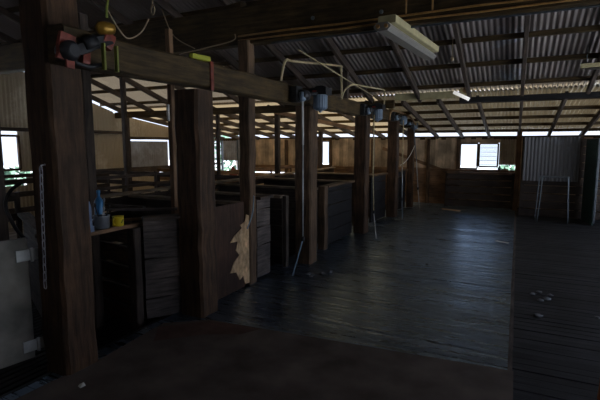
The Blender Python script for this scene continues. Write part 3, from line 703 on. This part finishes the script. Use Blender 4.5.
# chain of links
T = thing('chain', 'steel chain hanging down the dark side of the nearest thick post', 'chain', (-3.08, 2.02, 1.52))
def link(mb, c, r, l, turn):
    pts = []
    for i in range(12):
        t = 2 * PI * i / 12
        u = math.cos(t) * r; v = math.sin(t) * r + (l if math.sin(t) > 0 else -l)
        ax = Vector((1, 0, 0)) if turn else Vector((.4, -.9, 0)).normalized()
        pts.append(Vector(c) + ax * u + Vector((0, 0, v)))
    pts.append(pts[0]); mb.tube(pts, .0038, 6)
z = 1.52; k = 0
while z > .66:
    b = MB(); link(b, (-2.957 - .055 * (1.5 - z), 1.985, z), .0135, .021, k % 2 == 0); b.build('link', 'chain', T); z -= .058; k += 1
b = MB(); b.tube([(-2.957, 2.02, 1.565), (-2.957, 1.99, 1.56), (-2.957, 1.985, 1.53)], .006); b.build('staple', 'chain', T)
# hose loop behind the chain
tubething('hose', 'black hose looped over the rail behind the tin gate', 'hose', smooth([(-3.33, 2.08, 1.42), (-3.42, 2.05, 1.36), (-3.47, 2.03, 1.25), (-3.44, 2.05, 1.12), (-3.40, 2.08, 1.02), (-3.36, 2.1, .98)]), .014, 'dark', 8)
# overhead wheels and a tin at the top left, half lost in the dark
PU = thing('pulley_block', 'grey pulley wheels on a hanging bracket left of the nearest thick post, high up', 'pulley', (-4.15, 2.0, 2.42))
for i in range(2):
    yc = 1.86 + .27 * i
    w_ = MB(); w_.tube([(-4.15, yc + .10 * math.cos(a_ * PI / 8), 2.42 + .12 * math.sin(a_ * PI / 8)) for a_ in range(17)], .016, 8); w_.lathe((-4.15, yc, 2.42), [(.03, -.05), (.03, .05)], (1, 0, 0), 10)
    for q in range(4):
        an = q * PI / 2; w_.tube([(-4.15, yc, 2.42), (-4.15, yc + .10 * math.cos(an), 2.42 + .12 * math.sin(an))], .008, 6)
    w_.build('wheel', 'steel', PU)
b = MB(); b.timber((-4.21, 1.75, 2.42), (-4.21, 2.30, 2.42), .03, .06); b.timber((-4.21, 2.32, 2.34), (-4.21, 2.32, 3.66), .07, .07); b.build('bracket', 'rail', PU)
beam((-4.02, 1.2, 2.16), (-4.02, 2.28, 2.18), .06, .07, 'orange', 'reddish rail under the pulley wheels at the upper left', 'timber_beam', .003, 4)
t = MB(); t.lathe((-3.80, 2.17, 2.07), [(.05, 0), (.055, .01), (.062, .11), (.066, .115), (.058, .115)], seg=16); t.tube([(-3.80, 2.12, 2.18), (-3.80, 2.17, 2.27), (-3.80, 2.22, 2.18)], .004)
tag(t.build('tin_can', 'motor', None, (-3.8, 2.17, 2.07)), 'small blue grey tin hanging beside the nearest thick post', 'tin')

# ------------------------------------------------------------------ far end, right of the motor row
pen_panel('pen_fence', 'low dark slatted pen wall under the louvred window', (-1.74, 12.92), (-.06, 12.92), .01, .93, 'rail', 'warm', w=.18, gap=.028, posts=True)
for k in range(4):
    z = .02 + .18 * (k + 1)
T = thing('slat_wall', 'dark slatted partition behind the hung iron sheet, right of the far post', 'partition', (.1, 11.95, 0))
for k in range(10):
    z = .10 + k * .185
    b = MB(); b.timber((.10, 11.95, z), (3.5, 11.95, z + R.uniform(-.008, .008)), .03, .172, jit=.002, n=8); b.build('slat', 'rail', T)
for x in (.14, 1.30, 2.5):
    b = MB(); b.timber((x, 12.01, -.0), (x, 12.01, 1.92), .08, .08, jit=.003, n=5); b.build('upright', 'rail', T)
T = thing('iron_sheet', 'grey corrugated iron sheet hung on the dark slatted partition', 'iron sheet', (.7, 11.86, .86))
b = MB(); b.corr((.13, 11.86, 0), (1, 0, 0), 1.14, (0, 0, 1), .86, 1.88, .076, .012)
b.corr((.13, 11.863, 0), (1, 0, 0), 1.14, (0, 0, 1), .86, 1.88, .076, .012); b.build('sheet', 'hung_iron', T)
b = MB(); b.timber((.13, 11.90, 1.72), (1.27, 11.90, 1.72), .04, .06); b.timber((.13, 11.90, .98), (1.27, 11.90, .98), .04, .06); b.build('batten', 'rail', T)
# bent pipe trestle
T = thing('pipe_frame', 'bent grey pipe frame standing in front of the hung iron sheet', 'frame', (.75, 11.3, 0))
for (y, spread, nm) in ((11.12, .0, 'front_hoop'), (11.42, .04, 'rear_hoop')):
    b = MB(); x0, x1 = .50 - spread, 1.03 + spread
    b.tube(smooth([(x0 - .03, y, 0), (x0, y, .55), (x0 + .02, y, .96), (x0 + .06, y, 1.0), (x1 - .06, y, 1.0), (x1 - .02, y, .96), (x1, y, .55), (x1 + .03, y, 0)], 5), .013, 8); b.build(nm, 'steel', T)
for x in (.55, .98):
    b = MB(); b.tube([(x, 11.12, .98), (x, 11.42, .98)], .010, 8); b.build('cross_bar', 'steel', T)
# teal door leaf standing open
T = thing('door_leaf', 'dark teal door standing open at the far right', 'door', (1.36, 11.9, 0))
b = MB(); b.timber((1.50, 11.05, .92), (1.40, 11.88, .92), .035, 1.82, n=3, ch=.006); b.build('panel', 'teal', T)
b = MB(); b.timber((1.515, 11.02, .06), (1.515, 11.02, 1.84), .04, .03, ch=.004); b.build('edge_strip', 'steel', T)
b = MB(); b.lathe((1.53, 11.12, .95), [(.012, 0), (.012, .03), (.028, .04), (.028, .06), (.01, .07)], (1, .1, 0), 12); b.build('handle', 'steel', T)
# beside the window
t = MB(); t.timber((-.36, YB - .14, 1.035), (-.20, YB - .14, 1.035), .10, .05, jit=.004, n=3); tag(t.build('box', 'whitebar', None, (-.28, YB - .14, 1.02)), 'small white box on the ledge right of the louvred window', 'box')
t = MB(); t.lathe((-.42, YB - .14, 1.024), [(.03, 0), (.032, .07), (.02, .09), (.015, .12)], seg=12); tag(t.build('jar', 'cord', None, (-.42, YB - .14, 1.024)), 'small grey blue jar on the ledge right of the louvred window', 'jar')
t = MB(); t.timber((-1.72, 12.2, .015), (-1.25, 12.0, .015), .06, .025, jit=.003, n=3); tag(t.build('loose_board', 'tan', None, (-1.72, 12.2, 0)), 'pale loose board lying on the floor at the far end', 'board')

# things in the pens in the distance
t = MB(); t.lathe((-7.55, 11.0, .55), [(.10, 0), (.12, .05), (.12, .38), (.05, .46), (.04, .52)], seg=14); tag(t.build('drum', 'red', None, (-7.55, 11, .55)), 'faded red container deep in the left pens by the grey panel', 'container')
T = thing('crate', 'dark crate under the red container deep in the left pens', 'crate', (-7.55, 11, -.12))
for (lo, hi) in (((-7.8, 10.75, -.12), (-7.3, 11.25, .55)),):
    b = MB(); b.box(lo, hi, ch=.01); b.build('body', 'rail', T)
    for z in (.0, .2, .4):
        b = MB(); b.box((lo[0] - .015, lo[1] - .02, z), (hi[0] + .015, lo[1], z + .12)); b.build('slat', 'pen', T)

# ------------------------------------------------------------------ floor sheet and litter
s_ = MB()
pts = [(-2.95, 1.2), (-2.93, 1.9), (-2.90, 2.34), (-2.96, 3.1), (-2.62, 3.36), (.06, 3.55), (.07, -1.0), (-2.95, -1.0)]
z0, z1 = .003, .011
n = len(pts)
for (x, y) in pts: s_.v.append((x, y, z1))
for (x, y) in pts: s_.v.append((x, y, z0))
s_.face(tuple(range(n - 1, -1, -1)))
for i in range(n):
    j = (i + 1) % n; s_.face((i, j, n + j, n + i))
fs = tag(s_.build('floor_sheet', 'sheet'), 'dull brown sheet laid over the floor boards in the foreground', 'floor sheet')
s_ = MB(); s_.v = [(-2.93, 3.0, .0125), (-2.60, 3.33, .0125), (-2.05, 3.38, .0125), (-2.15, 3.2, .0125), (-2.45, 3.05, .0125), (-2.75, 2.75, .0125)]; s_.face((5, 4, 3, 2, 1, 0))
o = s_.build('stain', 'sheet_red', fs); o['label'] = 'reddish stain near the second thick post'

def tufts(name, label, cat, pts, r, mat, group):
    for i, (x, y) in enumerate(pts):
        t = MB(); t.blob((0, 0, 0), r * R.uniform(.7, 1.2), R.randint(0, 999), (1.3, 1, .5), amp=.45)
        o = t.build(name, mat); o.location = (x, y, r * .55); tag(o, label, cat, group)
tufts('wool_tuft', 'grey wool tuft in the small cluster on the right floor, by the long floor joint', 'wool', [(.31, 5.68), (.38, 5.46), (.31, 5.38), (.42, 5.62), (.24, 5.58)], .026, 'wool', 'wool tufts on the right floor')
tufts('wool_tuft', 'small grey wool tuft alone on the right floor, nearer than the cluster', 'wool', [(.27, 4.86)], .028, 'wool', None)
tufts('wool_tuft', 'grey wool tuft at the right edge of the floor', 'wool', [(.80, 5.06)], .028, 'wool', None)
tufts('wool_tuft', 'tiny pale tuft on the floor beside the foot of the first bent rod', 'wool', [(-2.40, 5.17), (-2.32, 5.10), (-2.17, 5.38), (-2.25, 5.30)], .026, 'wool', 'tufts by the first rod')
tufts('wool_tuft', 'small dark lump on the glossy floor right of the motor row', 'wool', [(-1.08, 6.36)], .02, 'dark', None)
t = MB(); t.timber((-.25, 8.47, .016), (-.06, 8.36, .020), .06, .010, n=2, jit=.003); tag(t.build('paper_scrap', 'paper', None, (-.22, 8.45, 0)), 'white scrap of paper on the floor left of the long joint', 'paper')
t = MB(); t.v = [(-2.70, 1.97, .012), (-2.66, 1.96, .012), (-2.655, 2.0, .014), (-2.675, 2.0, .034), (-2.70, 1.985, .02)]; t.face((0, 1, 2, 3, 4)); t.face((4, 3, 2, 1, 0))
tag(t.build('paper_scrap', 'paper'), 'crumpled pale scrap at the foot of the nearest thick post', 'paper')
t = MB(); t.timber((.60, 3.40, 0), (.63, 3.52, .30), .05, .05, (0, 1, 0), jit=.003, n=4); tag(t.build('timber_offcut', 'orange', None, (.6, 3.4, 0)), 'orange painted stake at the lower right edge', 'stake')

# ------------------------------------------------------------------ outside: shrubs seen through the openings
def shrub(x, y, h, r, seed, label):
    rr = random.Random(seed); T = thing('shrub', label, 'shrub', (x, y, -.9))
    b = MB(); b.tube([(x, y, -.9), (x + .1, y, h * .4), (x, y + .1, h * .8)], .05, 6, r2=.02); b.build('stem', 'bark', T)
    b = MB()
    for i in range(350):
        a = rr.uniform(0, 2 * PI); q = rr.uniform(0, 1) ** .5 * r; z = rr.uniform(-.5, h)
        c = Vector((x + q * math.cos(a), y + q * math.sin(a), z)); u = Vector((rr.uniform(-1, 1), rr.uniform(-1, 1), rr.uniform(-1, 1))).normalized() * .16; v = u.orthogonal().normalized() * .07
        k = len(b.v); b.v += [tuple(c - u), tuple(c + v), tuple(c + u), tuple(c - v)]; b.face((k, k + 1, k + 2, k + 3))
    b.build('foliage', 'leaf', T)
shrub(-11.6, 17.0, 2.2, 1.0, 1, 'blue green shrub outside the narrow opening at the back corner')
shrub(-14.5, 9.2, .95, 1.2, 2, 'low green shrub outside below the left window opening')
shrub(-.40, 19.5, .85, .30, 3, 'green shrub outside the gap right of the louvred window')

# ------------------------------------------------------------------ daylight
W = bpy.data.worlds.new('overcast'); sc.world = W; W.use_nodes = True
nt = W.node_tree; bg = nt.nodes['Background']
tc = nt.nodes.new('ShaderNodeTexCoord'); sp = nt.nodes.new('ShaderNodeSeparateXYZ'); nt.links.new(tc.outputs['Generated'], sp.inputs[0])
rp = nt.nodes.new('ShaderNodeValToRGB'); e = rp.color_ramp.elements
e[0].position = .0; e[0].color = (.72, .80, .96, 1); e[1].position = .8; e[1].color = (.40, .56, .90, 1)
nt.links.new(sp.outputs['Z'], rp.inputs['Fac']); nt.links.new(rp.outputs['Color'], bg.inputs['Color'])
bg.inputs['Strength'].default_value = .36
sun = bpy.data.lights.new('sun', 'SUN'); sun.energy = 6.5; sun.angle = math.radians(.6); sun.color = (1, .99, .97)
so = bpy.data.objects.new('sun', sun); col.objects.link(so); so.rotation_euler = Vector((-.42, .25, -.87)).to_track_quat('-Z', 'Y').to_euler()

# ------------------------------------------------------------------ camera
cam = bpy.data.cameras.new('camera'); co = bpy.data.objects.new('camera', cam); col.objects.link(co)
cam.sensor_width = 36; cam.lens = 445 / 600 * 36; cam.clip_start = .05; cam.clip_end = 300
co.location = (0, 0, 1.7); co.rotation_euler = (math.radians(90 - 7.05), 0, math.radians(25.93))
sc.camera = co
sc.view_settings.view_transform = 'Standard'; sc.view_settings.look = 'None'; sc.view_settings.gamma = 1
sc.view_settings.exposure = 2.2
sc.cycles.use_denoising = True
sc.cycles.max_bounces = 10; sc.cycles.diffuse_bounces = 6
for o in bpy.data.objects:
    if '_w' in o.keys(): del o['_w']
